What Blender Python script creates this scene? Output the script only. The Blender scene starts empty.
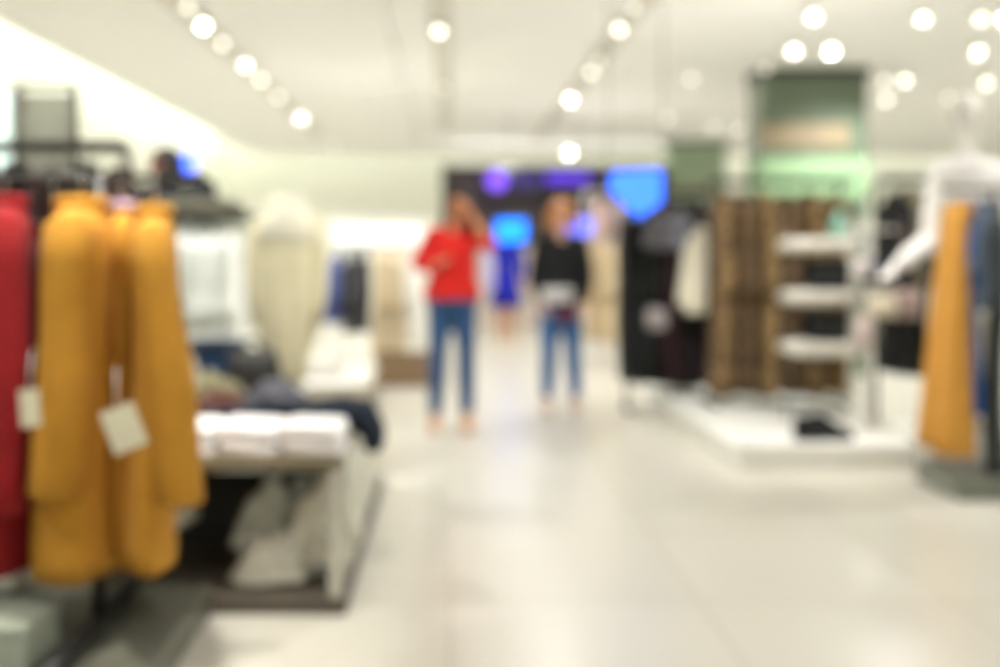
import bpy, bmesh, math, random
from mathutils import Vector, Matrix
R = math.radians
PI = math.pi
C = bpy.context.scene.collection
random.seed(7)

# ------------------------------------------------------------------ camera frame helper
CX, CY, F, EYE = 450.0, 255.0, 1000.0, 1.25      # vanishing point, focal length in px, eye height
def P(px, py, d):
    return Vector(((px-CX)/F*d, d, EYE-(py-CY)/F*d))

# ------------------------------------------------------------------ materials
def lin(c):
    out = []
    for v in c[:3]:
        v = v/255.0
        out.append(v/12.92 if v <= .04045 else ((v+.055)/1.055)**2.4)
    return (*out, 1.0)
_m = {}
def mat(name, rgb, rough=.6, metal=0., var=.10, scale=8., bump=.0, bscale=60., emit=0., emit_rgb=None, sheen=0.,
        trans=0., alpha=1., coat=0.):
    if name in _m: return _m[name]
    m = bpy.data.materials.new(name); m.use_nodes = True
    nt = m.node_tree; b = nt.nodes['Principled BSDF']
    c = lin(rgb)
    tc = nt.nodes.new('ShaderNodeTexCoord')
    nz = nt.nodes.new('ShaderNodeTexNoise'); nz.inputs['Scale'].default_value = scale; nz.inputs['Detail'].default_value = 4
    nt.links.new(tc.outputs['Object'], nz.inputs['Vector'])
    rp = nt.nodes.new('ShaderNodeValToRGB')
    rp.color_ramp.elements[0].position = .3; rp.color_ramp.elements[1].position = .7
    rp.color_ramp.elements[0].color = (c[0]*(1-var), c[1]*(1-var), c[2]*(1-var), 1)
    rp.color_ramp.elements[1].color = (min(1, c[0]*(1+var)), min(1, c[1]*(1+var)), min(1, c[2]*(1+var)), 1)
    nt.links.new(nz.outputs['Fac'], rp.inputs['Fac']); nt.links.new(rp.outputs['Color'], b.inputs['Base Color'])
    b.inputs['Roughness'].default_value = rough; b.inputs['Metallic'].default_value = metal
    if sheen: b.inputs['Sheen Weight'].default_value = sheen
    if trans: b.inputs['Transmission Weight'].default_value = trans
    if alpha < 1: b.inputs['Alpha'].default_value = alpha
    if coat: b.inputs['Coat Weight'].default_value = coat
    if emit:
        b.inputs['Emission Color'].default_value = lin(emit_rgb or rgb); b.inputs['Emission Strength'].default_value = emit
    if bump:
        n2 = nt.nodes.new('ShaderNodeTexNoise'); n2.inputs['Scale'].default_value = bscale
        nt.links.new(tc.outputs['Object'], n2.inputs['Vector'])
        bp = nt.nodes.new('ShaderNodeBump'); bp.inputs['Strength'].default_value = bump; bp.inputs['Distance'].default_value = .01
        nt.links.new(n2.outputs['Fac'], bp.inputs['Height']); nt.links.new(bp.outputs['Normal'], b.inputs['Normal'])
    _m[name] = m
    return m
def fabric(name, rgb, var=.12, scale=14, rough=.95, sheen=.0):
    return mat(name, rgb, rough=rough, var=var, scale=scale, bump=.25, bscale=180, sheen=sheen)
def spotted(name, dark, light, scale=16):
    m = bpy.data.materials.new(name); m.use_nodes = True
    nt = m.node_tree; b = nt.nodes['Principled BSDF']
    tc = nt.nodes.new('ShaderNodeTexCoord')
    v = nt.nodes.new('ShaderNodeTexNoise'); v.inputs['Scale'].default_value = scale; v.inputs['Detail'].default_value = 3
    v.inputs['Roughness'].default_value = .6
    rp = nt.nodes.new('ShaderNodeValToRGB'); rp.color_ramp.elements[0].position = .42; rp.color_ramp.elements[1].position = .56
    rp.color_ramp.elements[0].color = lin(dark); rp.color_ramp.elements[1].color = lin(light)
    nt.links.new(tc.outputs['Object'], v.inputs['Vector']); nt.links.new(v.outputs['Fac'], rp.inputs['Fac'])
    nt.links.new(rp.outputs['Color'], b.inputs['Base Color']); b.inputs['Roughness'].default_value = .95
    return m
def lamp_mat(name, rgb, s):
    return mat(name, rgb, rough=.4, emit=s, emit_rgb=rgb)

# ------------------------------------------------------------------ object helpers
def link(name, bm, m, parent=None, smooth=True):
    me = bpy.data.meshes.new(name); bmesh.ops.recalc_face_normals(bm, faces=bm.faces[:]); bm.to_mesh(me); bm.free()
    if smooth:
        for p in me.polygons: p.use_smooth = True
    o = bpy.data.objects.new(name, me); C.objects.link(o)
    if m: me.materials.append(m)
    if parent: o.parent = parent
    return o
def thing(name, label, cat, loc=(0, 0, 0), rz=0., group=None):
    o = bpy.data.objects.new(name, None); C.objects.link(o); o.empty_display_size = .1
    o.location = loc; o.rotation_euler = (0, 0, rz); o['label'] = label; o['category'] = cat
    if group: o['group'] = group
    return o
def tag(o, label, cat, group=None):
    o['label'] = label; o['category'] = cat
    if group: o['group'] = group
    return o
def struct(name, bm, m, smooth=False):
    o = link(name, bm, m, None, smooth); o['kind'] = 'structure'; return o
def dup(root, loc, rz=0., label=None, group=None, sub=None):
    r = root.copy(); C.objects.link(r); r.location = loc; r.rotation_euler = (0, 0, rz)
    if label: r['label'] = label
    if group: r['group'] = group
    for ch in list(root.children):
        c = ch.copy(); C.objects.link(c); c.parent = r
        for g in list(ch.children):
            d = g.copy(); C.objects.link(d); d.parent = c
    return r
def recolor(root, pairs):
    for ch in root.children:
        for nm, m in pairs.items():
            if ch.name.split('.')[0] == nm:
                ch.material_slots[0].link = 'OBJECT'; ch.material_slots[0].material = m

def box(bm, x0, x1, y0, y1, z0, z1, bev=0., rot=None):
    b2 = bmesh.new()
    bmesh.ops.create_cube(b2, size=1)
    for v in b2.verts: v.co = Vector((x0+(v.co.x+.5)*(x1-x0), y0+(v.co.y+.5)*(y1-y0), z0+(v.co.z+.5)*(z1-z0)))
    if bev: bmesh.ops.bevel(b2, geom=b2.edges[:], offset=bev, segments=2, affect='EDGES', profile=.5)
    if rot: bmesh.ops.transform(b2, matrix=rot, verts=b2.verts[:])
    merge(bm, b2)
def merge(bm, b2):
    me = bpy.data.meshes.new('t'); b2.to_mesh(me); b2.free(); bm.from_mesh(me); bpy.data.meshes.remove(me)
def Box(*a, **k):
    bm = bmesh.new(); box(bm, *a, **k); return bm
def rings(bm, rs, cap=True):
    prev = None; first = None
    for r in rs:
        vs = [bm.verts.new(p) for p in r]
        if prev:
            n = len(vs)
            for i in range(n): bm.faces.new((prev[i], prev[(i+1) % n], vs[(i+1) % n], vs[i]))
        else: first = vs
        prev = vs
    if cap:
        bm.faces.new(list(reversed(first))); bm.faces.new(prev)
def tube(bm, pts, rad, n=10, flat=1.):
    pts = [Vector(p) for p in pts]
    if not hasattr(rad, '__len__'): rad = [rad]*len(pts)
    rs = []; up = None
    for i, p in enumerate(pts):
        t = (pts[min(i+1, len(pts)-1)]-pts[max(i-1, 0)]).normalized()
        if up is None:
            up = Vector((0, 0, 1)) if abs(t.z) < .9 else Vector((1, 0, 0))
        u = t.cross(up).normalized(); w = u.cross(t).normalized(); up = w
        rs.append([p+rad[i]*(u*math.cos(2*PI*k/n)+w*math.sin(2*PI*k/n)*flat) for k in range(n)])
    rings(bm, rs)
def Tube(*a, **k):
    bm = bmesh.new(); tube(bm, *a, **k); return bm
def ball(bm, c, r, seg=16):
    b2 = bmesh.new(); bmesh.ops.create_uvsphere(b2, u_segments=seg, v_segments=max(8, seg//2), radius=1)
    r = r if hasattr(r, '__len__') else (r, r, r)
    for v in b2.verts: v.co = Vector((c[0]+v.co.x*r[0], c[1]+v.co.y*r[1], c[2]+v.co.z*r[2]))
    merge(bm, b2)
def lathe(bm, prof, c=(0, 0, 0), n=20):
    rings(bm, [[(c[0]+max(r, 1e-4)*math.cos(2*PI*k/n), c[1]+max(r, 1e-4)*math.sin(2*PI*k/n), c[2]+z) for k in range(n)] for r, z in prof])
def oval(cx, cy, z, a, b, n=40, fold=0., nf=9, ph=0., sq=2.3, ridge2=.4):
    out = []
    for k in range(n):
        t = 2*PI*k/n
        c, s = math.cos(t), math.sin(t)
        x = math.copysign(abs(c)**(2/sq), c); y = math.copysign(abs(s)**(2/sq), s)
        f = 1+fold*(math.sin(nf*t+ph)+ridge2*math.sin((nf*2-3)*t+ph*1.7))
        out.append((cx+a*x*f, cy+b*y*f, z))
    return out

# ------------------------------------------------------------------ common materials
M_wall = mat('pale green wall paint', (238, 238, 228), rough=.8, var=.02)
M_ceil = mat('warm white ceiling paint', (244, 244, 241), rough=.9, var=.01, scale=2)
M_chrome = mat('chrome', (200, 205, 200), rough=.2, metal=1., var=.03)
M_black = mat('black metal', (34, 34, 32), rough=.45, var=.1)
M_dgrey = mat('dark grey metal', (70, 68, 60), rough=.5, var=.08)
M_white = mat('white lacquer', (238, 238, 232), rough=.35, var=.02)
M_tagp = mat('paper tag', (218, 212, 184), rough=.7, var=.03)
M_wood_h = mat('hanger wood', (120, 84, 52), rough=.5, var=.15)
M_skin = mat('skin', (206, 140, 104), rough=.55, var=.05)
M_skin2 = mat('light skin', (228, 178, 152), rough=.55, var=.05)
M_skin3 = mat('brown skin', (104, 60, 44), rough=.55, var=.05)
M_hair = mat('dark brown hair', (38, 24, 20), rough=.5, var=.3, scale=30)
M_hair2 = mat('ginger blond hair', (200, 130, 60), rough=.5, var=.25, scale=30)
M_hair3 = mat('black hair', (16, 15, 16), rough=.5, var=.2, scale=30)
M_jean = fabric('blue denim', (46, 80, 122)); M_jean2 = fabric('mid blue denim', (62, 108, 162))
M_eye = mat('eye dark', (30, 20, 16), rough=.2); M_lip = mat('lips', (170, 70, 64), rough=.4)

# floor: pale tiles with faint joints
def floor_mat():
    m = bpy.data.materials.new('glossy cream floor tiles'); m.use_nodes = True
    nt = m.node_tree; b = nt.nodes['Principled BSDF']
    tc = nt.nodes.new('ShaderNodeTexCoord')
    br = nt.nodes.new('ShaderNodeTexBrick'); br.offset = 0.; br.inputs['Scale'].default_value = 1.
    br.inputs['Brick Width'].default_value = .9; br.inputs['Row Height'].default_value = .9
    br.inputs['Mortar Size'].default_value = .006; br.inputs['Mortar Smooth'].default_value = .3
    br.inputs['Color1'].default_value = lin((206, 202, 190)); br.inputs['Color2'].default_value = lin((203, 199, 186))
    br.inputs['Mortar'].default_value = lin((184, 179, 163))
    nz = nt.nodes.new('ShaderNodeTexNoise'); nz.inputs['Scale'].default_value = 1.3
    mx = nt.nodes.new('ShaderNodeMixRGB'); mx.blend_type = 'MULTIPLY'; mx.inputs['Fac'].default_value = .12
    nt.links.new(tc.outputs['Object'], br.inputs['Vector']); nt.links.new(tc.outputs['Object'], nz.inputs['Vector'])
    nt.links.new(br.outputs['Color'], mx.inputs['Color1']); nt.links.new(nz.outputs['Fac'], mx.inputs['Color2'])
    nt.links.new(mx.outputs['Color'], b.inputs['Base Color'])
    b.inputs['Roughness'].default_value = .28
    return m
M_floor = floor_mat()

# ------------------------------------------------------------------ setting
H = 3.2
XL, XR, YB, YF = -4.6, 11.8, 20.0, -5.0
struct('floor', Box(XL-.3, XR+.3, YF, YB+.3, -.1, 0), M_floor)
bm = bmesh.new()
# ceiling with shallow grooves: slabs between grooves, plus groove backs
gro = [(-.53, -.44)]
xs = [-3.72, -.53, -.44, XR]
YC = 19.35
box(bm, xs[0], xs[1], YF, YC, H, H+.12); box(bm, xs[1], xs[2], YF, YC, H+.05, H+.12); box(bm, xs[2], xs[3], YF, YC, H, H+.12)
struct('ceiling', bm, M_ceil)
struct('trim_1', Box(-3.76, -3.72, YF, YC, H-.02, H+.16), M_ceil); struct('trim_3', Box(-3.72, XR, YC, YC+.04, H-.02, H+.16), M_ceil); struct('trim_4', Box(-3.4, XR+.2, YC-.3, YB+.1, 3.82, 3.92), M_ceil)            # lip of the cove
struct('trim_2', Box(XL-.1, -3.4, YF, YB, 3.82, 3.92), M_ceil)               # upper ceiling over the cove
struct('wall_left', Box(XL-.2, XL, YF, YB, 0, 3.9), M_wall)
struct('wall_back', Box(XL-.2, XR+.2, YB, YB+.2, 0, 3.9), M_wall)
struct('wall_right', Box(XR, XR+.2, YF, YB, 0, 3.3), M_wall)
M_cove = lamp_mat('cove light', (252, 255, 240), COVE := 24.)
t = thing('cove_light', 'long light strip hidden in the cove along the left wall', 'light', (-3.9, 9, H+.13))
link('strip', Box(-.05, .05, -10, 10.5, 0, .03), M_cove, t, False)
link('channel', Box(-.08, .08, -10.2, 10.7, -.02, 0), M_white, t, False)

t = thing('cove_light', 'long light strip hidden in the cove along the far back wall', 'light', (4, YC-.14, H+.13))
link('strip', Box(-7.4, 7.5, -.04, .04, 0, .03), lamp_mat('back cove light', (252, 255, 240), 26.), t, False)
link('channel', Box(-7.5, 7.6, -.07, .07, -.008, 0), M_white, t, False)
# light bars added on racks and far partition to brighten the ceiling
M_up = lamp_mat('uplight glow', (255, 252, 244), 19.)
def added_uplight(parent, x0, x1, z, y=0., m=None, tray=None):
    bm = Box(x0, x1, y-.05, y+.05, z, z+.008)
    for s in (-1, 1): box(bm, x0, x1, y+s*.05-.004, y+s*.05+.004, z, z+.018)
    for x in (x0, x1): box(bm, x-.004, x+.004, y-.05, y+.05, z, z+.018)
    o = link('added_uplight', bm, tray or M_white, parent, False)
    bm = bmesh.new(); bm.faces.new([bm.verts.new(p) for p in ((x0+.01, y-.04, z+.012), (x1-.01, y-.04, z+.012), (x1-.01, y+.04, z+.012), (x0+.01, y+.04, z+.012))])
    link('diffuser', bm, m or M_up, o, False)
# green clad columns
M_gcol = mat('green glass cladding', (108, 122, 102), rough=.22, var=.1, scale=1.5, coat=.3)
M_gcol2 = mat('pale green glass cladding', (150, 168, 142), rough=.25, var=.08, scale=1.5)
M_gl = mat('light green panel', (150, 182, 140), rough=.4, var=.03)
M_bronze = mat('bronze band', (146, 132, 104), rough=.45, var=.08)
M_trimd = mat('dark green grey trim', (66, 74, 60), rough=.4)
def column(x0, x1, y0, y1, label, m, zs, mlow):
    t = thing('clad_column', label, 'column', ((x0+x1)/2, (y0+y1)/2, 0))
    hx, hy = (x1-x0)/2, (y1-y0)/2
    zb, zl, zbr0, zbr1, ztop = zs
    link('lower_panel', Box(-hx, hx, -hy, hy, 0, zb, bev=.01), mlow, t, False)
    link('lit_panel', Box(-hx-.015, hx+.015, -hy-.015, hy+.015, zb, zl, bev=.01), M_gl, t, False)
    link('upper_panel', Box(-hx, hx, -hy, hy, zl, H, bev=.01), m, t, False)
    link('sign_band', Box(-hx-.01, hx-.2, -hy-.03, -hy+.01, zbr0, zbr1, bev=.005), M_bronze, t, False)
    link('top_trim', Box(-hx-.02, hx+.02, -hy-.02, hy+.02, ztop, H, bev=.005), M_trimd, t, False)
    return t
column(3.25, 4.34, 10.4, 10.9, 'wide dark green clad column behind the brown coats', M_gcol, (1.85, 2.26, 2.36, 2.62, 3.1), M_gcol)
column(3.75, 4.68, 17.0, 17.5, 'smaller far pale green column left of the wide dark one', M_gcol2, (1.6, 1.9, 2.3, 2.42, 3.14), M_gcol2)

# dark bulkhead with screens at the back
M_dark = mat('dark aubergine panel', (66, 58, 66), rough=.5, var=.15, scale=2)
M_brn = mat('dark brown panel', (92, 78, 74), rough=.6, var=.15)
t = thing('media_wall', 'dark partition wall carrying the glowing screens at the far end', 'partition', (2.0, 17.3, 0))
link('upper_panel', Box(-2.1, 2.2, 0, .25, 1.95, 2.78, bev=.01), M_dark, t, False)
link('lower_panel', Box(-1.6, 1.2, .04, .25, 1.4, 1.95, bev=.01), M_brn, t, False)
link('base_panel', Box(-2.1, 2.2, .1, .25, 0, 1.4, bev=.01), mat('blush panel', (222, 208, 196), rough=.7, var=.04), t, False)
added_uplight(t, -2.0, 2.1, 2.79, .12, lamp_mat('soft uplight', (255, 252, 244), 9.))
link('post', Box(-2.14, -2.0, -.03, .28, 0, 2.82, bev=.01), M_dgrey, t, False)
link('post', Box(2.1, 2.24, -.03, .28, 0, 2.82, bev=.01), M_dgrey, t, False)
def screen(px, py, wpx, hpx, d, rgb, s, label, rot=0.):
    p = P(px, py, d); w, h = wpx/F*d/2, hpx/F*d/2
    t = thing('display_screen', label, 'screen', (p.x, p.y, p.z-h))
    rt = Matrix.Translation((0, 0, h)) @ Matrix.Rotation(rot, 4, 'Y') @ Matrix.Translation((0, 0, -h))
    link('bezel', Box(-w-.04, w+.04, 0, .06, -.04, 2*h+.04, bev=.01, rot=rt), M_black, t, False)
    link('lit_face', Box(-w, w, -.012, .0, 0, 2*h, bev=.003, rot=rt), lamp_mat('screen %d %d' % (px, py), rgb, s), t, False)
    if d < 15: link('bracket', Tube([(0, .08, h), (0, .08, H-p.z+h-.002)], .005), M_dgrey, t)
    else: link('bracket', Tube([(0, .05, h), (0, 17.3-d, h)], .03), M_dgrey, t)
    return t
screen(511, 231, 30, 22, 13.8, (20, 120, 255), 2.4, 'bright cyan blue screen right of the woman in red')
screen(579, 228, 26, 20, 13.8, (45, 70, 240), 1.6, 'royal blue screen right of the ginger haired person')
screen(568, 178, 44, 10, 16.8, (84, 50, 200), 1.3, 'wide dim violet screen high on the dark partition')
screen(520, 180, 40, 16, 16.9, (70, 60, 130), .35, 'dim grey violet screen between the violet lamp and wide screen')
# violet round lamp
p = P(497, 180, 16.6)
t = thing('round_lamp', 'round violet lamp on the dark partition', 'lamp', (p.x, p.y, p.z))
bm = bmesh.new(); ball(bm, (0, 0, 0), (.17, .06, .17)); link('lit_dome', bm, lamp_mat('violet lamp', (120, 76, 230), 1.7), t)
link('ring', Tube([(.185*math.cos(a*PI/12), .02, .185*math.sin(a*PI/12)) for a in range(25)], .02), M_dgrey, t)
link('bracket', Tube([(0, .03, 0), (0, .72, 0)], .03), M_dgrey, t)
# blue shield shaped sign
def shield(name, label, pts, d, m, mb, thick=.08):
    ps = [P(x, y, d) for x, y in pts]
    c = sum(ps, Vector())/len(ps)
    t = thing(name, label, 'sign', (c.x, d, min(p.z for p in ps)))
    z0 = min(p.z for p in ps)
    def ext(sc, y0, y1):
        bm = bmesh.new()
        rings(bm, [[((p.x-c.x)*sc, y, (p.z-c.z)*sc+c.z-z0) for p in ps] for y in (y0, y1)]); return bm
    link('lit_face', ext(1, -.02, 0), m, t, False); link('backing', ext(1.05, 0, thick), mb, t, False)
    for s in (-.2, .2): link('cable', Tube([(s, .04, c.z-z0+.2), (s, .04, H-z0)], .003), M_black, t)
    return t
shield('shield_sign', 'large glowing blue pentagonal sign hanging above the dark garments',
       [(612, 172), (661, 170), (662, 202), (638, 218), (609, 190)], 7.3, lamp_mat('blue sign', (50, 106, 250), 2.1), M_black)
# lighter core of the sign
p = P(640, 190, 13.46)
# small blue sign on left wall
t = thing('blade_sign', 'small glowing blue sign on the left wall behind the dark haired man', 'sign', (XL+.16, 16.6, 2.62))
link('lit_face', Box(-.12, .2, -.02, 0, 0, .3, bev=.004), lamp_mat('small blue sign', (40, 90, 255), 2.6), t, False)
link('case', Box(-.15, .23, 0, .08, -.03, .33, bev=.01), M_white, t, False)

# ------------------------------------------------------------------ ceiling: tracks and lamps
M_track = mat('grey track', (222, 220, 210), rough=.5)
M_trk2 = mat('grey track edge', (206, 203, 192), rough=.5)
tracks = [(-2.1, 6.0, 16.0, 'grey ceiling track nearest the left cove'), (-.07, 3.5, 15.5, 'grey ceiling track running down the middle aisle'),
          (1.47, 4.5, 17.0, 'grey ceiling track right of the middle one')]
for x, y0, y1, lab in tracks:
    t = thing('lighting_track', lab, 'track', (x, (y0+y1)/2, H))
    h = (y1-y0)/2
    link('channel', Box(-.07, .07, -h, h, -.022, -.002), M_track, t, False)
    for s in (-1, 1): link('flange', Box(s*.07-.012, s*.07+.012, -h, h, -.032, -.002), M_trk2, t, False)
M_lamps = {}
def lampm(s):
    s = s*1.05
    if s not in M_lamps: M_lamps[s] = lamp_mat('lamp glow %s' % s, (255, 250, 238), s)
    return M_lamps[s]
heads = {}
def spot_head(x, y, s, label, r=.027, group='ceiling spotlights'):
    key = (s, r)
    if key not in heads:
        t = thing('spotlight', label, 'spotlight', (x, y, H-.03), 0, group)
        b2 = bmesh.new(); lathe(b2, [(.02, .0), (.05, -.01), (.055, -.09), (.05, -.10), (.05, -.09)], n=16)
        bmesh.ops.transform(b2, matrix=Matrix.Translation((0, 0, -.02)) @ Matrix.Rotation(R(-35), 4, 'X'), verts=b2.verts[:])
        link('housing', b2, M_white, t)
        b3 = bmesh.new(); ball(b3, (0, 0, 0), (r, r, r*.6), 12)
        bmesh.ops.transform(b3, matrix=Matrix.Translation((0, 0, -.02)) @ Matrix.Rotation(R(-35), 4, 'X') @ Matrix.Translation((0, 0, -.10)), verts=b3.verts[:])
        link('lens', b3, lampm(s), t)
        link('stem', Tube([(0, 0, .03), (0, 0, -.03)], .012, n=8), M_white, t)
        heads[key] = t
        return t
    return dup(heads[key], (x, y, H-.03), 0, label, group)
def on_ceiling(px, py):
    d = (H-.12-EYE)/((CY-py)/F)
    return (px-CX)/F*d, d
lamps = [(205, 27, 14, 'brightest spotlight on the left ceiling track'), (190, 8, 2.0, 'dim spotlight on the left track, nearest the camera'),
 (224, 44, 2.6, 'dim spotlight just past the brightest one on the left track'), (247, 66, 3.5, 'third spotlight along the left track'),
 (262, 80, 4.0, 'fourth spotlight along the left track'), (279, 97, 3.2, 'fifth spotlight along the left track'),
 (304, 120, 2.6, 'sixth spotlight along the left track'), (334, 145, 1.8, 'far last spotlight on the left track'),
 (439, 32, 4.5, 'single bright spotlight on the middle track'), (443, 88, 1.0, 'faint far spotlight on the middle track'),
 (632, 8, 1.2, 'faint spotlight on the right track, nearest the camera'), (618, 30, 4.0, 'second spotlight on the right track'),
 (598, 62, 1.2, 'faint spotlight midway on the right track'), (590, 73, 3.0, 'medium spotlight midway on the right track'),
 (570, 100, 12, 'very bright spotlight far on the right track'), (569, 153, 40, 'dazzling spotlight above the ginger haired person'),
 (811, 18, 7, 'bright spotlight above and left of the wide column'), (792, 52, 9, 'left one of the bright pair above the column top'),
 (829, 52, 25, 'right, brighter one of the pair above the column top'), (764, 69, .9, 'faint spotlight at the left top corner of the column'),
 (690, 79, 2.0, 'dim lone spotlight left of the wide column'), (882, 81, 3.0, 'left one of the spotlight pair right of the column top'),
 (903, 81, 6, 'right one of the spotlight pair right of the column top'), (884, 100, 5, 'spotlight just right of the wide column, below the pair'),
 (920, 20, 6, 'bright spotlight upper right, alone'), (977, 20, 3.5, 'spotlight in the upper right corner region'),
 (975, 53, 7, 'bright spotlight far right below the corner one'), (984, 84, 6, 'spotlight above the white mannequin'),
 (946, 98, 2.0, 'dim spotlight left of the mannequin head'), (1001, 20, 12, 'spotlight cut by the right picture edge'),
 (666, 118, 2.4, 'left one of the far spotlight row before the small column'), (713, 128, 2.6, 'middle one of the far spotlight row over the small column'),
 (738, 130, 3.2, 'right one of the far spotlight row over the small column'), (645, 157, .7, 'faint far spotlight above the blue sign'),
 (605, 115, .8, 'faint far spotlight right of the right track'), (663, 148, 1.0, 'faint far spotlight left of the small column')]
for px, py, s, lab in lamps:
    x, y = on_ceiling(px, py)
    spot_head(x, min(y, 19.6), s, lab)

# ------------------------------------------------------------------ garments
def hanger(parent, L, w, m=M_wood_h, up=.09):
    bm = bmesh.new()
    tube(bm, [(-w*.8, 0, L-.075), (-w*.4, 0, L-.03), (0, 0, L+.0), (w*.4, 0, L-.03), (w*.8, 0, L-.075)], .011, n=8)
    o = link('hanger', bm, m, parent)
    h = [(0, 0, L), (0, 0, L+up-.02)]+[(.018-.018*math.cos(a), 0, L+up-.02+.018*math.sin(a)) for a in [i*PI/6 for i in range(1, 8)]]
    link('hook', Tube(h, .004, n=6), M_chrome, o)
def garment(name, label, cat, loc, rz, m, L=1.1, sh=.2, th=.07, hem_a=.24, hem_b=.12, sleeve=.6, sr=.06, s_out=.05, s_y=0.,
            fold=.06, nf=7, seed=0, group=None, collar=True, m2=None, buttons=0, hang=True, waist=1., tagpos=None, flare=1.0, hup=.09):
    rnd = random.Random(seed)
    t = thing(name, label, cat, loc, rz, group)
    bm = bmesh.new(); ph = rnd.uniform(0, 6)
    rs = []; N = 44
    rs.append(oval(0, 0, .10, hem_a*.86, hem_b*.8, N, fold, nf, ph)); rs.append(oval(0, 0, .012, hem_a*.93, hem_b*.9, N, fold, nf, ph))
    steps = 16
    for i in range(steps+1):
        u = i/steps; z = u*(L-.12)
        k = (1-u)**flare
        wa = 1-(1-waist)*math.exp(-((u-.62)/.18)**2)
        a = (sh+(hem_a-sh)*k)*wa; b = (th+(hem_b-th)*k)*wa
        sway = .012*math.sin(u*5+ph)
        rs.append(oval(sway*.5, sway, z, a, b, N, fold*(.25+.75*(1-u)), nf, ph+u*.6, sq=2.2))
    for z, a, b in ((L-.09, sh*.97, th*.98), (L-.065, sh*.85, th*.9), (L-.04, sh*.62, th*.8), (L-.018, sh*.42, th*.72), (L, sh*.30, th*.62), (L+.005, sh*.24, th*.5)):
        rs.append(oval(0, 0, z, a, b, N, 0))
    rings(bm, rs)
    link('body', bm, m, t)
    if sleeve:
        for s in (-1, 1):
            bm = bmesh.new(); n = 9; pts = []; rad = []
            for i in range(n):
                u = i/(n-1)
                pts.append((s*(sh*.86+(.035+s_out)*u**.8), (s_y if s < 0 else 0)*u+.006*math.sin(u*6+ph), L-.085-sleeve*u)); rad.append(sr*(1.0+.05*math.sin(u*9+ph*2))*(.92+.12*u))
            pts = [(s*(sh*.62), 0, L-.05)]+pts; rad = [sr*.6]+rad
            pts.append((pts[-1][0], pts[-1][1], pts[-1][2]-.004)); rad.append(rad[-1]*.85)
            tube(bm, pts, rad, n=16)
            sl = link('sleeve', bm, m, t)
            q = pts[-2]
            if m2 and not buttons:
                link('cuff', Tube([(q[0], q[1], q[2]+.05), (q[0], q[1], q[2]-.006)], rad[-2]*1.004, n=16), m, sl)
    if collar:
        bm = bmesh.new()
        cr = [(oval(0, 0, L-.02, sh*.40, th*.86, 24)), (oval(0, 0, L+.018, sh*.37, th*.80, 24)), (oval(0, 0, L+.022, sh*.30, th*.66, 24)), (oval(0, 0, L-.01, sh*.28, th*.6, 24))]
        rings(bm, cr); link('collar', bm, m2 or m, t)
    if buttons:
        for i in range(buttons):
            bm = bmesh.new(); z = L-.28-i*.17; u = z/L; b = th+(hem_b-th)*(1-u)
            lathe(bm, [(.016, 0), (.016, .006), (.011, .009)], n=12)
            bmesh.ops.transform(bm, matrix=Matrix.Translation((.03, -b-.004, z)) @ Matrix.Rotation(PI/2, 4, 'X'), verts=bm.verts[:])
            link('button', bm, M_wood_h, t)
    if tagpos:
        x, y, z, w, h, r = tagpos
        bm = Box(-.0015, .0015, -w/2, w/2, -h, 0, rot=Matrix.Translation((x, y, z)) @ Matrix.Rotation(r, 4, 'X'))
        tg = link('price_tag', bm, M_tagp, t, False)
        link('string', Tube([(x, y, z-.01), (x+.02, y, z+.05), (x+.05, y, z+.10)], .0015, n=6), M_white, tg)
    if hang: hanger(t, L, sh, up=hup)
    return t

M_must = fabric('mustard wool', (186, 132, 38), var=.06); M_must2 = fabric('mustard twill', (200, 144, 60), var=.06)
M_red = fabric('red wool', (140, 12, 18)); M_mar = fabric('maroon wool', (66, 12, 16)); M_lin = fabric('lilac lining', (176, 150, 168))

# front left rack: T shaped floor rack
RZ = 1.487
t = thing('garment_rack', 'black floor rack carrying the mustard and red coats', 'rack', (-1.35, 3.05, 0))
link('rail', Tube([(-.75, 0, RZ), (.60, 0, RZ)], .011), M_black, t)
link('post', Tube([(.28, 0, .1), (.28, 0, RZ)], .018), M_black, t)
link('post', Tube([(-.6, 0, .1), (-.6, 0, RZ)], .018), M_black, t)
link('base', Box(-.9, .52, -.52, .42, 0, .11, bev=.01), mat('dark plinth', (98, 98, 86), rough=.35), t, False)
for x in (-.6, .28): link('foot', Tube([(x, -.45, .135), (x, .38, .135)], .022), M_black, t)
G1 = 'mustard coats on the front left rack'
def coat(loc, rz, m, lab, seed, **k):
    a = dict(L=1.1, sh=.215, th=.08, hem_a=.23, hem_b=.12, sleeve=.74, sr=.075, s_out=.03, buttons=4, fold=.035, nf=6)
    a.update(k); a['hup'] = RZ+.012-loc[2]-a['L']
    return garment('wool_coat', lab, 'coat', loc, rz, m, seed=seed, **a)
coat((-1.115, 3.03, .32), R(101), M_must, 'mustard coat beside the red coat, sleeve hanging straight', 1, group=G1, s_out=.01, s_y=.03, sr=.075, hem_b=.125, th=.095, L=1.085, sh=.21,
     tagpos=(-.345, .08, .57, .05, .10, R(-4)))
coat((-1.04, 3.17, .32), R(107), M_must, 'mustard coat squeezed between its two mustard neighbours', 2, group=G1, L=1.08, sleeve=.60, sr=.045, s_out=-.09, hem_b=.125, m2=M_lin, th=.06)
coat((-.895, 3.03, .345), R(105), M_must, 'outermost mustard coat at the aisle end, sleeve swinging out with white tag', 3, group=G1, s_y=-.085, s_out=.03, sr=.062, hem_b=.075, th=.07,
     tagpos=(-.36, .09, .50, .09, .12, R(-20)), L=1.035)
coat((-1.355, 3.05, .33), R(111), M_red, 'bright red coat at the left picture edge', 4, group='red coats on the front left rack', sleeve=.8, hem_b=.105, L=1.08)
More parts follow.
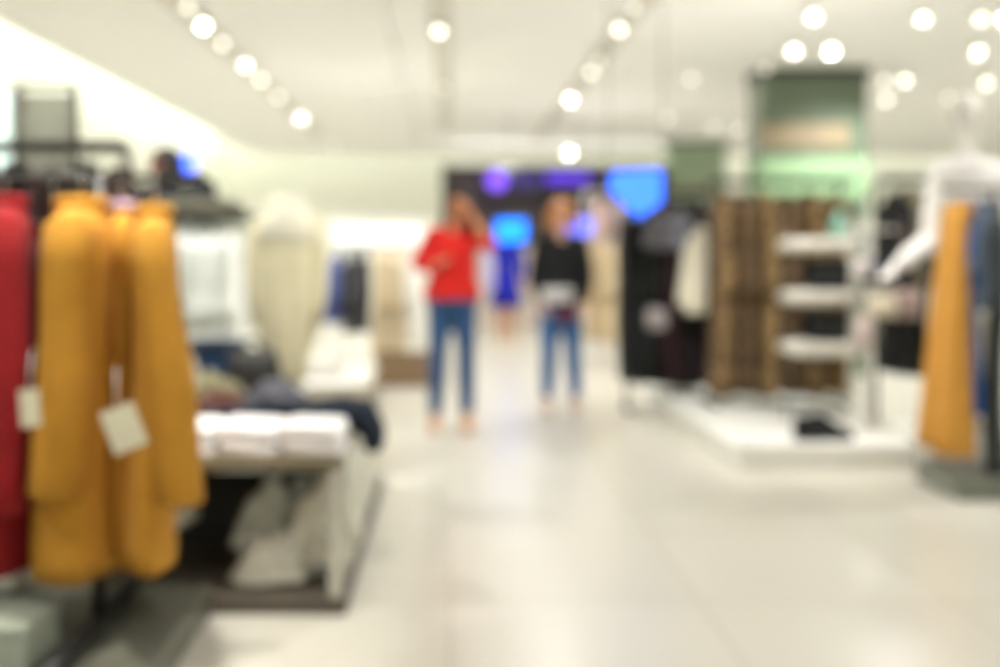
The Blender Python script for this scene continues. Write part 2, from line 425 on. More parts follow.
coat((-1.25, 3.15, .33), R(110), M_mar, 'dark maroon coat squeezed between red and mustard coats', 5, group='red coats on the front left rack', hem_b=.085, L=1.00, sleeve=.6, sr=.05)
coat((-1.59, 3.05, .33), R(113), M_red, 'second red coat behind the one at the left edge', 6, group='red coats on the front left rack', sleeve=.8, hem_b=.1, L=1.08)
t = thing('shoe_box', 'pale green box on the rack base under the red coats', 'box', (-1.27, 2.80, .113))
M_pg = mat('pale green card', (164, 172, 156), rough=.5, var=.05)
link('carton', Box(-.17, .13, -.12, .12, 0, .11, bev=.004), M_pg, t, False); link('lid', Box(-.175, .135, -.125, .125, .11, .14, bev=.004), M_pg, t, False)

# rack behind with dark garments
DK = [(58, 44, 44), (74, 56, 58), (44, 42, 38), (84, 66, 66), (50, 44, 46), (66, 50, 44)]
t = thing('garment_rack', 'tall grey rack of dark clothes behind the mustard coats', 'rack', (-1.75, 4.5, 0))
RZ2 = 1.72
link('rail', Tube([(-.65, 0, RZ2), (.30, 0, RZ2)], .013), M_dgrey, t)
added_uplight(t, -.6, .28, RZ2+.02, tray=M_dgrey)
for x in (-.65, .30):
    link('post', Tube([(x, 0, .04), (x, 0, RZ2+.01)], .014), M_dgrey, t)
    link('foot', Tube([(x, -.28, .022), (x, .28, .022)], .02), M_dgrey, t)
dl = ['leftmost dark jacket on the rack behind the coats', 'second dark jacket from the left, behind the coats', 'third dark jacket from the left, behind the coats',
      'fourth, plum jacket from the left, behind the coats', 'fifth dark jacket from the left, behind the coats', 'last dark jacket on the right, behind the coats']
for i in range(6):
    garment('dark_jacket', dl[i], 'jacket', (-2.26+.155*i, 4.5+.02*(i % 2), .82), R(86+5*(i % 3)), fabric('dark jacket cloth %d' % i, DK[i]), L=.82-.02*(i % 2),
            sh=.2, th=.07, hem_a=.22, hem_b=.09, sleeve=.5, seed=20+i, group='dark jackets behind the coats', hup=.085+.02*(i % 2))
# tall display frame with smoky panel
t = thing('display_screen', 'tall grey framed display panel at the upper left', 'display', (-2.2, 5.6, 0))
M_smoke = mat('smoky glass', (150, 150, 140), rough=.3, alpha=.55)
M_fg = mat('frame grey', (112, 112, 100), rough=.5)
for x in (-.22, .10): link('post', Box(x-.02, x+.02, -.02, .02, 0, 2.2, bev=.004), M_fg, t, False)
link('panel', Box(-.2, .10, -.008, .008, .5, 2.15), M_smoke, t, False)
for z in (2.2, 1.62, .5): link('crossbar', Box(-.22, .10, -.02, .02, z-.015, z+.015), M_fg, t, False)
for z in (1.4, 1.0): link('shelf', Box(-.2, .1, -.2, 0, z, z+.02), M_smoke, t, False)
t = thing('light_box', 'narrow bright white light box at the left picture edge', 'light', (-2.62, 5.6, 0))
link('lit_face', Box(-.16, .16, -.01, 0, 1.5, 2.15), lamp_mat('light box', (225, 245, 238), 1.1), t, False)
link('case', Box(-.18, .18, 0, .08, .0, 2.18, bev=.01), M_white, t, False)

# ------------------------------------------------------------------ display table at left
M_tt = mat('olive brown board', (120, 110, 86), rough=.5, var=.1); M_tp = mat('dark brown plinth', (84, 77, 66), rough=.4, var=.1)
M_pan = mat('frosted acrylic', (226, 226, 208), rough=.4, alpha=.6)
t = thing('display_table', 'low dark display table with white clothes on top', 'table', (-.94, 4.45, 0))
link('table_top', Box(-.58, .56, -.98, .95, .505, .545, bev=.006), M_tt, t, False)
link('plinth', Box(-.60, .58, -.98, .95, 0, .06, bev=.006), M_tp, t, False)
for x in (-.56, .54):
    for y in (-.955, .92): link('leg', Box(x-.02, x+.02, y-.02, y+.02, .06, .505, bev=.003), mat('pale grey leg', (196, 194, 180), rough=.4), t, False)
link('back_panel', Box(-.55, .50, -.25, -.22, .06, .505), mat('dark brown board', (54, 49, 42), rough=.6), t, False)
link('side_panel', Box(.563, .571, -.90, .88, .10, .50), M_pan, t, False)
link('hanging_rail', Tube([(-.55, -.72, .45), (.53, -.72, .45)], .01), M_chrome, t)
TT = .546
def folded(bm, w, d, h, layers=3, seed=0, rot=0.):
    rnd = random.Random(seed)
    lh = h/layers
    for i in range(layers):
        a, b = w/2*(1-rnd.uniform(0, .06)), d/2*(1-rnd.uniform(0, .08))
        ox, oy = rnd.uniform(-.008, .008), rnd.uniform(-.008, .008)
        rs = []
        for z, s in ((.0, .93), (.15, .99), (.5, 1.0), (.85, .98), (1.0, .90)):
            rs.append([(x, y, zz+.004*math.sin(9*x+seed)) for x, y, zz in oval(ox, oy, i*lh+z*lh*1.0, a*s, b*s, 36, .008, 5, seed+i, sq=6)])
        rings(bm, rs)
def folded_obj(name, label, cat, loc, w, d, h, m, layers=3, seed=0, rz=0., group=None):
    bm = bmesh.new(); folded(bm, w, d, h-.004, layers, seed)
    for v in bm.verts: v.co.z = max(v.co.z, 0)
    o = link(name, bm, m); o.location = loc; o.rotation_euler = (0, 0, rz); return tag(o, label, cat, group)
M_wht = fabric('white cotton', (244, 242, 242), var=.02)
fr = 'folded white shirts along the table front'
base = None
rowlab = ['white folded shirt, lower layer along the front edge of the display table', 'white folded shirt, upper layer along the front edge of the display table',
          'white folded shirt in the second row on the display table']
protos = {}
for j in range(1):
    for i in range(5):
        for k in range(2):
            loc = (-1.385+.225*i, 3.63+.34*j, TT+.002+.052*k)
            lab = rowlab[2] if j else rowlab[k]
            gp = 'folded white shirts, '+('second row' if j else ('front lower layer', 'front upper layer')[k])
            if not protos:
                protos['p'] = folded_obj('folded_shirt', lab, 'shirt', loc, .224, .27, .05, M_wht, 2, 3, 0, gp)
            else:
                dup(protos['p'], loc, R(random.uniform(-3, 3)), lab, gp)
# cloth heap: irregular draped lump
def heap(name, label, cat, loc, a, b, h, m, seed=0, rz=0., bumps=.18, group=None):
    from mathutils import noise
    bm = bmesh.new(); bmesh.ops.create_icosphere(bm, subdivisions=4, radius=1)
    for v in bm.verts:
        n = v.co.normalized(); k = 1+bumps*noise.noise(n*2.2+Vector((seed*3.1, 0, 0)))*1.6+bumps*.4*noise.noise(n*6+Vector((0, seed, 0)))
        z = n.z*k
        z = z if z > 0 else z*.12
        v.co = Vector((n.x*a*k, n.y*b*k, (z+.12)*h/1.12))
    mz = min(v.co.z for v in bm.verts)
    for v in bm.verts: v.co.z -= mz
    o = link(name, bm, m); o.location = loc; o.rotation_euler = (0, 0, rz); return tag(o, label, cat, group)
z0 = TT+.002
heap('crumpled_shirt', 'crumpled grey striped shirt beside the navy jumper on the table', 'shirt', (-.76, 4.36, z0), .15, .17, .15, fabric('grey stripe', (92, 92, 100), var=.4, scale=30), 2)
heap('crumpled_shirt', 'brown red crumpled top behind the white pile, left', 'shirt', (-.98, 4.32, z0), .13, .12, .11, fabric('brown red', (106, 66, 58)), 3)
heap('knit_jumper', 'beige olive knit jumper heaped beside the black bag', 'jumper', (-1.06, 4.62, z0), .12, .14, .13, fabric('beige knit', (128, 122, 96), var=.3, scale=10), 4)
heap('knit_jumper', 'cream knit jumper heaped next to the mustard sleeve', 'jumper', (-1.27, 4.72, z0), .10, .13, .24, fabric('cream knit', (206, 196, 176), var=.15), 5)
heap('crumpled_shirt', 'small dark plum top heaped behind the outer mustard coat', 'shirt', (-1.20, 4.38, z0), .11, .10, .09, fabric('plum', (62, 40, 46)), 9)
heap('knit_jumper', 'pale khaki jumper lying low in front of the black bag', 'jumper', (-1.06, 4.43, z0+.0), .07, .06, .18, fabric('khaki', (176, 172, 136)), 8)
# folded jeans stack
jg = 'folded jeans stacked at the back of the display table'
for i, lb in enumerate(['folded blue jeans, bottom of the stack under the white shirts', 'folded blue jeans, second in the stack under the white shirts',
                        'folded blue jeans, third in the stack under the white shirts', 'folded blue jeans, top of the stack under the white shirts']):
    folded_obj('folded_jeans', lb, 'jeans', (-1.20, 5.12, z0+.066*i), .30, .36, .064, M_jean if i % 3 else fabric('navy denim', (26, 40, 62)), 1, 30+i, R(3*i-4), jg)
# black handbag
t = thing('handbag', 'black slouchy bag beside the cream draped bust', 'bag', (-.97, 4.9, z0), R(10))
bm = bmesh.new(); rings(bm, [oval(0, 0, z, a, b, 32, .03, 5, 1, 3) for z, a, b in ((0, .13, .07), (.03, .145, .085), (.12, .14, .08), (.2, .12, .05), (.235, .11, .03), (.24, .1, .02))]); link('pouch', bm, M_black, t)
link('handle', Tube([(-.07+.14*i/8, 0, .22+.07*math.sin(PI*i/8)) for i in range(9)], .009), M_black, t)
# navy jumper drooping over the edge
bm = bmesh.new()
pts = [(-.98, 3.98, z0+.06), (-.84, 4.0, z0+.05), (-.70, 4.02, z0+.06), (-.54, 4.03, z0+.055), (-.43, 4.04, z0+.07), (-.355, 4.05, z0+.05), (-.318, 4.05, z0-.01), (-.31, 4.05, z0-.06), (-.31, 4.05, z0-.09)]
rad = [.04, .06, .06, .06, .07, .075, .06, .05, .03]
tube(bm, pts, rad, n=20, flat=1.)
for v in bm.verts:
    v.co.y = 4.05+(v.co.y-4.05)*1.6
    if v.co.x < -.39: v.co.z = max(v.co.z, z0+.001)
    else: v.co.x = max(v.co.x, -.352)
    v.co.z += .006*math.sin(30*v.co.x+20*v.co.y) if v.co.z > z0+.02 else 0
o = link('navy_jumper', bm, fabric('navy knit', (22, 34, 48))); tag(o, 'dark navy jumper drooping over the aisle edge of the display table', 'jumper')
# clothes hanging under the table top
ug = 'tops hung under the display table'
Mo = [fabric('off white jersey', (222, 220, 204), var=.1), fabric('grey white jersey', (176, 178, 166), var=.25), fabric('silver grey jersey', (140, 146, 138), var=.35)]
ul = ['off white top hanging under the table, leftmost', 'off white top hanging under the table, second from left', 'off white top hanging under the table, third from left',
      'grey white top hanging lowest under the table, fourth', 'silver grey top hanging under the table, fifth', 'off white top hanging under the table at the right leg']
for i, (x, l, mi, rz) in enumerate([(-1.36, .16, 0, 70), (-1.20, .18, 0, 100), (-1.02, .16, 0, 80), (-.66, .30, 1, 20), (-.55, .34, 2, -15), (-.465, .31, 0, 30)]):
    garment('jersey_shirt', ul[i], 'shirt', (x, 3.73, .412-l), R(rz), Mo[mi], L=l, sh=.09, th=.04, hem_a=.11, hem_b=.05, sleeve=l*.5, sr=.025, s_out=.02, seed=50+i, group=ug, hup=.05, fold=.1)
heap('fallen_shirt', 'white crumpled top fallen on the table plinth', 'shirt', (-.66, 3.68, .062), .13, .11, .16, Mo[0], 12, bumps=.3)
heap('fallen_shirt', 'grey crumpled top fallen next to the right table leg', 'shirt', (-.52, 3.95, .062), .09, .16, .22, Mo[1], 13, bumps=.3)

# cream draped bust
t = thing('dress_form', 'cream coat draped on a bust standing on the display table', 'mannequin', (-.83, 5.12, z0))
M_cream = fabric('cream wool', (232, 226, 194), var=.07); M_cream2 = fabric('cream shawl', (240, 238, 220), var=.04)
bm = bmesh.new(); lathe(bm, [(.10, 0), (.10, .015), (.02, .03), (.018, .25), (.02, .8), (.055, .9), (.058, .97), (.045, 1.0)]); link('stand', bm, M_white, t)
bm = bmesh.new(); rings(bm, [oval(x, 0, z, a, b, 48, f, 7, .5+z*2) for z, a, b, f, x in ((.06, .06, .05, .1, -.02), (.02, .085, .07, .12, -.02), (.12, .105, .08, .10, -.02), (.25, .13, .1, .09, -.01), (.42, .155, .115, .07, 0), (.6, .15, .115, .05, 0), (.75, .145, .11, .04, 0), (.86, .15, .10, .03, 0), (.91, .12, .08, .02, 0), (.945, .06, .06, 0, 0), (.95, .05, .05, 0, 0))])
link('coat', bm, M_cream, t)
for s_ in (-1, 1):
    link('sleeve', Tube([(s_*.11, 0, .885), (s_*.15, 0, .84), (s_*.165, -.01, .68), (s_*.16, -.02, .5), (s_*.14, -.03, .34)], [.04, .052, .05, .045, .036], n=16), M_cream, t)
bm = bmesh.new(); rings(bm, [oval(0, 0, z, a, b, 40, f, 8, 2) for z, a, b, f in ((.77, .148, .113, .04), (.78, .153, .118, .05), (.85, .15, .12, .05), (.91, .115, .10, .03), (.96, .085, .08, .02), (1.0, .075, .07, 0), (1.0, .055, .05, 0))])
link('scarf', bm, M_cream2, t)

# white shirts rack
t = thing('garment_rack', 'rack with grey header shelf above white shirts', 'rack', (-1.45, 5.75, 0))
link('rail', Tube([(-.36, 0, 1.445), (.36, 0, 1.445)], .013), mat('teal chrome', (120, 160, 152), rough=.25, metal=.8), t)
for x in (-.36, .36):
    link('post', Tube([(x, 0, .03), (x, 0, 1.462)], .014), M_chrome, t); link('foot', Tube([(x, -.25, .02), (x, .25, .02)], .02), M_chrome, t)
link('shelf', Box(-.38, .38, -.14, .14, 1.465, 1.485, bev=.004), mat('grey shelf', (104, 102, 88), rough=.6), t, False)
heap('folded_coat', 'dark olive grey coat laid on the shelf above the white shirts', 'coat', (-1.48, 5.75, 1.487), .29, .12, .10, fabric('olive grey', (78, 76, 62)), 6, bumps=.12)
wl = ['leftmost', 'second from the left', 'third from the left', 'fourth from the left', 'fifth from the left', 'rightmost']
for i in range(6):
    garment('white_shirt', 'white shirt on the rack behind the mustard coats, '+wl[i], 'shirt', (-1.69+.092*i, 5.75, .74+.006*(i % 3)), R(88+3*(i % 2)), fabric('white shirt cloth', (246, 250, 246), var=.02),
            L=.66, sh=.17, th=.04, hem_a=.18, hem_b=.052, sleeve=.42, sr=.035, s_out=.0, seed=60+i, group='white shirts on a rack', hup=.056-.006*(i % 3))

added_uplight(bpy.data.objects['garment_rack.002'], -.36, .36, 1.487, .19)
# ------------------------------------------------------------------ far left-centre rack with light header
D = 10.5
def X(px, d): return (px-CX)/F*d
def Z(py, d): return EYE-(py-CY)/F*d
t = thing('garment_rack', 'far white rack left of the woman in red under the white light panel', 'rack', (X(376, D), D, 0))
for x in (-.62, .5): link('post', Tube([(x, 0, .03), (x, 0, 1.42)], .014), M_white, t); link('foot', Tube([(x, -.25, .02), (x, .25, .02)], .02), M_white, t)
link('rail', Tube([(-.62, 0, 1.34), (.5, 0, 1.34)], .013), M_chrome, t)
t = thing('wall_light', 'wide white light panel above the far clothes rack', 'light', (X(377, D), D+.3, 0))
link('lit_face', Box(-.46, .46, -.01, 0, 1.37, 1.56), lamp_mat('white panel', (236, 248, 240), .6), t, False)
link('case', Box(-.54, .54, 0, .08, 1.28, 1.62, bev=.01), M_white, t, False); added_uplight(t, -.5, .5, 1.642, .04)
for x in (-.45, .45): link('post', Box(x-.02, x+.02, .02, .06, 0, 1.3), M_white, t, False)
cols = {'blue': fabric('dusk blue', (86, 98, 158)), 'char': fabric('charcoal', (74, 74, 78)), 'beige': fabric('sand', (216, 198, 164)), 'white': fabric('soft white', (232, 228, 220), var=.03), 'tan': fabric('tan', (190, 168, 134))}
def g(px, top, bot, wpx, d, m, lab, name='hanging_dress', cat='dress', rz=90, seed=0, group=None, sleeve=.5, **k):
    zt, zb = Z(top, d), Z(bot, d); L = zt-zb; w = wpx/F*d/2
    face = abs(math.sin(R(rz))) < .5
    a = dict(sh=(w if face else .2), th=(.08 if face else w*.8), hem_a=(w*1.05 if face else .22), hem_b=(.09 if face else w), sr=(.05 if face else w*.7), s_out=.0)
    a.update(k)
    return garment(name, lab, cat, (X(px, d), d, zb), R(rz), m, L=L, sleeve=sleeve*min(1, L), seed=seed, group=group, **a)
gl = 'clothes on the far rack left of the woman in red'
g(335, 258, 322, 20, D, cols['blue'], 'dusky blue dress on the far rack', seed=1, group=gl)
g(351, 254, 332, 15, D, cols['char'], 'charcoal dress next to the blue one on the far rack', seed=2, group=gl, hup=.05)
g(364, 253, 330, 14, D, cols['char'], 'charcoal dress nearest the sand coats on the far rack', seed=3, group=gl, hup=.05)
g(381, 252, 352, 17, D, cols['beige'], 'sand coat beside the charcoal dress on the far rack', seed=4, group=gl, name='long_coat', cat='coat', hup=.05)
g(397, 252, 350, 16, D, cols['beige'], 'sand coat, right one of the two on the far rack', seed=5, group=gl, name='long_coat', cat='coat', hup=.05)
g(412, 256, 342, 17, D, cols['white'], 'soft white dress half hidden by the woman in red', seed=6, group=gl)
t = thing('tote_bag', 'round white bag below the blue dress', 'bag', (X(330, 9.9), 9.9, 0))
bm = bmesh.new(); rings(bm, [oval(0, 0, z, a, b, 30, 0, sq=3) for z, a, b in ((0, .13, .06), (.05, .18, .08), (.25, .18, .08), (.38, .14, .04), (.4, .12, .03))]); link('pouch', bm, cols['white'], t)
link('handle', Tube([(-.08+.16*i/8, 0, .38+.12*math.sin(PI*i/8)) for i in range(9)], .01), M_white, t)
t = thing('storage_crate', 'brown low crate under the sand coats', 'crate', (X(402, 9.6), 9.6, 0))
Mb = mat('brown wood', (142, 118, 90), rough=.6, var=.2)
for z in (.03, .13, .23):
    link('slat', Box(-.25, .25, -.2, -.18, z, z+.08), Mb, t, False); link('slat', Box(-.25, .25, .18, .2, z, z+.08), Mb, t, False)
for s in (-1, 1): link('end_board', Box(s*.24-.01, s*.24+.01, -.18, .18, 0, .33), Mb, t, False)
link('bottom_board', Box(-.23, .23, -.18, .18, .01, .03), Mb, t, False)
# low white platforms
def platform(x0, x1, y0, y1, h, label, m=M_white):
    t = thing('display_platform', label, 'platform', ((x0+x1)/2, (y0+y1)/2, 0)); a, b = (x1-x0)/2, (y1-y0)/2
    link('top_board', Box(-a, a, -b, b, h-.035, h, bev=.006), m, t, False)
    link('base', Box(-a+.03, a-.03, -b+.03, b-.03, 0, h-.035), m, t, False)
    return t
platform(-1.35, -.65, 7.6, 8.9, .26, 'low white platform on the floor behind the display table')
folded_obj('folded_jumper', 'cream folded jumpers on the low platform behind the display table', 'jumper', (-1.05, 8.2, .262), .34, .3, .14, cols['white'], 3, 5)

# far centre: beige coats
D2 = 11.5
gc = 'cream coats right of the ginger haired person'
t = thing('garment_rack', 'far white rack of cream coats between the ginger haired person and black coats', 'rack', (X(606, D2), D2, 0))
for x in (-.32, .34): link('post', Tube([(x, 0, .03), (x, 0, 1.62)], .014), M_white, t); link('foot', Tube([(x, -.25, .02), (x, .25, .02)], .02), M_white, t)
link('rail', Tube([(-.32, 0, 1.46), (.34, 0, 1.46)], .013), M_chrome, t)
g(594, 244, 338, 17, D2, cols['tan'], 'tan coat, left one behind the ginger haired person', 'long_coat', 'coat', 90, 11, gc, hup=.085)
g(608, 244, 342, 16, D2, cols['beige'], 'cream coat in the middle of the far centre rack', 'long_coat', 'coat', 90, 12, gc, hup=.085)
g(621, 244, 340, 14, D2, cols['beige'], 'cream coat next to the black coats on the far centre rack', 'long_coat', 'coat', 90, 13, gc, hup=.085)
Mpk = fabric('powder pink', (226, 196, 190))  # pink and lilac blouses added in place of pinkish blurred lamp spots
D3 = 13.0
t = thing('garment_rack', 'tall far rack added for the stand-in pink blouses', 'rack', (X(608, D3), D3, 0))
for x in (-.3, .3): link('post', Tube([(x, 0, .03), (x, 0, 2.1)], .014), M_white, t); link('foot', Tube([(x, -.25, .02), (x, .25, .02)], .02), M_white, t)
link('rail', Tube([(-.3, 0, 2.05), (.3, 0, 2.05)], .013), M_chrome, t); added_uplight(t, -.29, .29, 2.065)
g(601, 200, 248, 16, D3, Mpk, 'powder pink blouse standing in for lamp blur, left one high behind the cream coats', 'blouse', 'blouse', 90, 14, 'stand-in pink blouses', hup=.085)
g(619, 202, 250, 16, D3, fabric('pale lilac', (222, 208, 216)), 'pale lilac blouse standing in for lamp blur, right of the powder pink one', 'blouse', 'blouse', 90, 15, 'stand-in pink blouses', hup=.11)

# ------------------------------------------------------------------ right podium and racks
pt = platform(1.66, 2.80, 5.8, 8.5, .15, 'long low white podium under the brown coats and shelves')
PZ = .15
D4 = 8.0
M_bk = fabric('black wool', (26, 28, 28)); M_bk2 = fabric('black green wool', (34, 38, 36)); M_mr = fabric('dark burgundy', (44, 16, 20)); M_gy = fabric('silver grey pattern', (124, 124, 134), var=.5, scale=24)
t = thing('garment_rack', 'black rack of long black and burgundy coats', 'rack', (X(665, D4), D4+.05, 0))
RZ4 = 1.74
link('post', Tube([(-.30, 0, .02), (-.30, 0, RZ4)], .014), M_black, t); link('foot', Tube([(-.30, -.12, .02), (-.30, .12, .02)], .02), M_black, t)
link('post', Tube([(.36, 0, PZ), (.36, 0, RZ4)], .014), M_black, t)
link('rail', Tube([(-.36, 0, RZ4), (.36, 0, RZ4)], .011), M_black, t); added_uplight(t, -.1, .36, RZ4+.014, tray=M_black)
gb = 'long dark coats on the rack left of the brown coats'
for i, (px, tp, bt, w, m, lb) in enumerate([(627, 214, 380, 15, M_bk, 'black coat at the left end of the dark rack'), (640, 209, 382, 14, M_bk2, 'green black coat second on the dark rack'),
        (652, 202, 382, 13, M_bk, 'black coat third on the dark rack'), (664, 203, 384, 13, M_mr, 'burgundy coat behind the grey tag on the dark rack'),
        (676, 203, 386, 13, M_mr, 'burgundy coat left of the cream top'), (688, 204, 386, 13, M_bk, 'black coat directly behind the cream top'), (700, 204, 384, 13, M_mr, 'burgundy coat right behind the cream top')]):
    zt, zb = Z(tp, D4), Z(bt, D4)
    garment('long_coat', lb, 'coat', (X(px, D4), D4+.05, zb), R(88+2*(i % 3)), m, L=zt-zb, sh=.19, th=.045, hem_a=.22, hem_b=.058, sleeve=.6, sr=.045, s_out=.0, seed=70+i, group=gb, hup=RZ4+.012-zt)
# grey patterned short jackets high at front of that rack
for i, (px, lb) in enumerate([(660, 'short silver grey patterned top, left one, high on the dark rack'), (681, 'short silver grey patterned top, right one, high on the dark rack')]):
    g(px, 212, 250, 18, 7.7, M_gy, lb, 'patterned_blouse', 'shirt', 15, 80+i, 'grey patterned tops', sleeve=.6, hup=1.677-Z(212, 7.7), th=.05, hem_b=.05)
t = thing('face_out_bar', 'black bar at the front of the dark rack holding the cream top', 'rack', (X(672, 7.7), 7.7, 0))
link('rail', Tube([(-.16, 0, 1.665), (.30, 0, 1.665)], .009), M_black, t)
for x in (-.0, .29):
    link('post', Tube([(x, 0, PZ), (x, 0, 1.665)], .009), M_black, t)
g(703, 230, 314, 42, 7.7, fabric('ivory knit', (238, 232, 210), var=.05), 'ivory knit top hung facing out in front of the burgundy coats', 'knit_jumper', 'shirt', 8, 83, sleeve=.75, hup=1.677-Z(230, 7.7), th=.07, hem_b=.09, sh=.12, hem_a=.15, s_out=.015)
p = P(658, 318, 7.45)
t = thing('clutch_bag', 'small pale grey bag hanging in front of the black coats', 'bag', (p.x, 7.5, p.z-.09))
bm = bmesh.new(); rings(bm, [oval(0, 0, z, a, b, 24, 0, sq=3) for z, a, b in ((0, .05, .02), (.02, .08, .03), (.12, .085, .03), (.16, .06, .02))]); link('pouch', bm, fabric('pale grey leather', (150, 142, 142)), t)
link('strap', Tube([(-.05, 0, .14), (0, .1, 1.665-p.z+.09), (.05, 0, .14)], .004, n=6), M_black, t)

# brown mottled coats
M_fur = [spotted('brown animal print', (60, 46, 30), (140, 112, 74), 22), spotted('dark animal print', (48, 38, 28), (108, 84, 56), 19), spotted('golden animal print', (74, 58, 36), (148, 120, 78), 24)]
D5 = 7.35; RZ5 = 1.78
t = thing('garment_rack', 'black rack of brown animal print coats', 'rack', (X(785, D5), D5, PZ))
for x in (-.56, .40): link('post', Tube([(x, 0, .03), (x, 0, RZ5-PZ)], .014), M_black, t); link('foot', Tube([(x, -.2, .02), (x, .2, .02)], .02), M_black, t)
link('rail', Tube([(-.56, 0, RZ5-PZ), (.50, 0, RZ5-PZ)], .011), M_black, t); added_uplight(t, -.5, .5, RZ5-PZ+.014, tray=M_black)
fl = ['brown animal print coat beside the dark burgundy coats', 'brown animal print coat, second from the left', 'golden brown animal print coat, third from the left',
      'dark brown animal print coat, at the left shelf ends', 'brown animal print coat behind the middle of the shelves', 'brown animal print coat, last on the right behind the shelves']
for i, px in enumerate([722, 741, 762, 785, 808, 832]):
    zt = Z(196+2*(i % 2), D5); zb = Z(394-3*(i % 2), D5)
    garment('print_coat', fl[i], 'coat', (X(px, D5), D5, zb), R(86+4*(i % 3)), M_fur[(0, 1, 2, 1, 0, 2)[i]], L=zt-zb, sh=.2, th=.075, hem_a=.22, hem_b=.085, sleeve=.62, sr=.062, s_out=0., seed=90+i,
            group='brown animal print coats', hup=RZ5+.012-zt)

# white shelf unit
D6 = 6.35
t = thing('shelf_unit', 'open white shelf unit with three boards in front of the brown coats', 'shelf', (X(828, D6), D6+.17, PZ))
M_sh = mat('white shelf edge', (206, 202, 190), rough=.4)
for py in (245, 298, 350):
    z = Z(py, D6)-PZ
    link('shelf_board', Box(-.215, .215, -.17, .17, z-.045, z+.045, bev=.03), M_sh, t)
for x in (-.16, .27):
    link('post', Tube([(x, .15, 0), (x, .15, 1.32)], .007 if x < 0 else .014), M_dgrey if x < 0 else M_sh, t)
link('post', Tube([(.27, -.15, 0), (.27, -.15, 1.32)], .016), M_sh, t)
link('side_bar', Tube([(.27, -.15, 1.3), (.27, .15, 1.3)], .014), M_sh, t)
bl = ['black folded jumpers on the middle shelf board', 'black folded jumpers on the lowest shelf board', 'black folded jumpers on the podium under the shelves']
for i, (z, x) in enumerate([(Z(298, D6)+.047, 838), (Z(350, D6)+.047, 836)]):
    folded_obj('folded_jumpers', bl[i], 'jumper', (X(x, D6), D6+.17+(.0 if i < 2 else .0), z), 0.25, .28, .20, M_bk, 3, 40+i, 0, 'black jumpers on the white shelf unit')
# things at the shelf unit's right side
t = thing('glint_vase', 'added small teal vase standing in for lamp glints on the top shelf board', 'vase', (X(845, D6), D6+.1, Z(245, D6)+.047))  # vase added as a stand-in for teal blurred lamp spots
bm = bmesh.new(); lathe(bm, [(.03, 0), (.05, .02), (.055, .07), (.03, .12), (.035, .15), (.028, .15), (.022, .12)]); link('bowl', bm, mat('teal glass', (130, 176, 156), rough=.1), t)
bm = bmesh.new(); ball(bm, (0, 0, .165), .022); link('stopper', bm, mat('teal glass', (130, 176, 156)), t)
def bag(label, px, py, d, w, h, m, hook_z, name='handbag'):
    p = P(px, py, d)
    t = thing(name, label, 'bag', (p.x, d, p.z-h/2))
    bm = bmesh.new(); rings(bm, [oval(0, 0, z*h, a*w, b*w, 28, 0, sq=3) for z, a, b in ((0, .42, .16), (.06, .5, .22), (.6, .5, .2), (.92, .42, .1), (1, .38, .06))]); link('pouch', bm, m, t)
    link('strap', Tube([(-w*.3, 0, h*.9), (-w*.15, .0, (h+hook_z-p.z+h/2)/2), (0, 0.02, hook_z-p.z+h/2), (w*.15, .0, (h+hook_z-p.z+h/2)/2), (w*.3, 0, h*.9)], .005, n=6), m, t)
    return t
t = thing('bag_stand', 'slim white stand of handbags right of the shelf boards', 'rack', (X(872, 6.3), 6.3, PZ))
link('post', Tube([(0, .05, .0), (0, .05, 1.28)], .016), M_sh, t); link('base', Box(-.12, .12, -.08, .16, 0, .02, bev=.004), M_sh, t, False)
link('arm', Tube([(-.14, .03, 1.26), (.16, .03, 1.26)], .01), M_sh, t); link('arm', Tube([(-.14, .03, .9), (.16, .03, .9)], .01), M_sh, t)
bag('navy handbag on the slim stand right of the shelves', 874, 272, 6.3, .14, .14, fabric('navy leather', (36, 40, 66)), PZ+1.26)
bag('cream round handbag below the navy one', 883, 306, 6.22, .17, .14, fabric('cream leather', (218, 208, 184)), PZ+.9)
bag('pale pink handbag on the left of the slim stand', 864, 332, 6.2, .12, .20, fabric('pale pink leather', (206, 190, 184)), PZ+.9)
bag('lilac white handbag high on the slim stand', 862, 268, 6.2, .11, .12, fabric('lilac white leather', (214, 206, 206)), PZ+1.26)
# black ankle boots on the podium
def boot(name, label, loc, rz, m, parent=None, s=1., group=None):
    t = thing(name, label, 'shoe', loc, rz, group)
    bm = bmesh.new()
    secs = [(.0, .06, .035, .03), (.05, .055, .04, .05), (.12, .07, .038, .06), (.17, .09, .036, .09), (.22, .085, .036, .1)]
    rs = []
    for y, z, a, b in ((-.13, .03, .012, .015), (-.12, .035, .03, .025), (-.07, .042, .042, .032), (-.02, .055, .04, .045), (.03, .075, .036, .065), (.08, .08, .036, .07), (.12, .075, .028, .06), (.13, .07, .012, .03)):
        rs.append([(a*math.cos(2*PI*k/16), y, z+b*math.sin(2*PI*k/16)) for k in range(16)])
    rings(bm, rs)
    tube(bm, [(0, .075, .1), (0, .08, .125), (0, .08, .14)], [.04, .042, .043], n=16)
    link('upper', bm, m, t)
    link('sole', Box(-.04, .04, -.125, .03, 0, .012, bev=.004), M_black, t, False)
    link('heel', Box(-.03, .03, .05, .12, 0, .03, bev=.004), M_black, t, False)
    return t
boot('ankle_boot', 'black ankle boot, right one of the pair on the podium', (X(832, 5.95), 5.97, PZ+.001), R(70), M_bk, group='black boots on the podium')
boot('ankle_boot', 'black ankle boot, left one of the pair on the podium', (X(813, 5.95), 5.93, PZ+.001), R(100), M_bk, group='black boots on the podium')

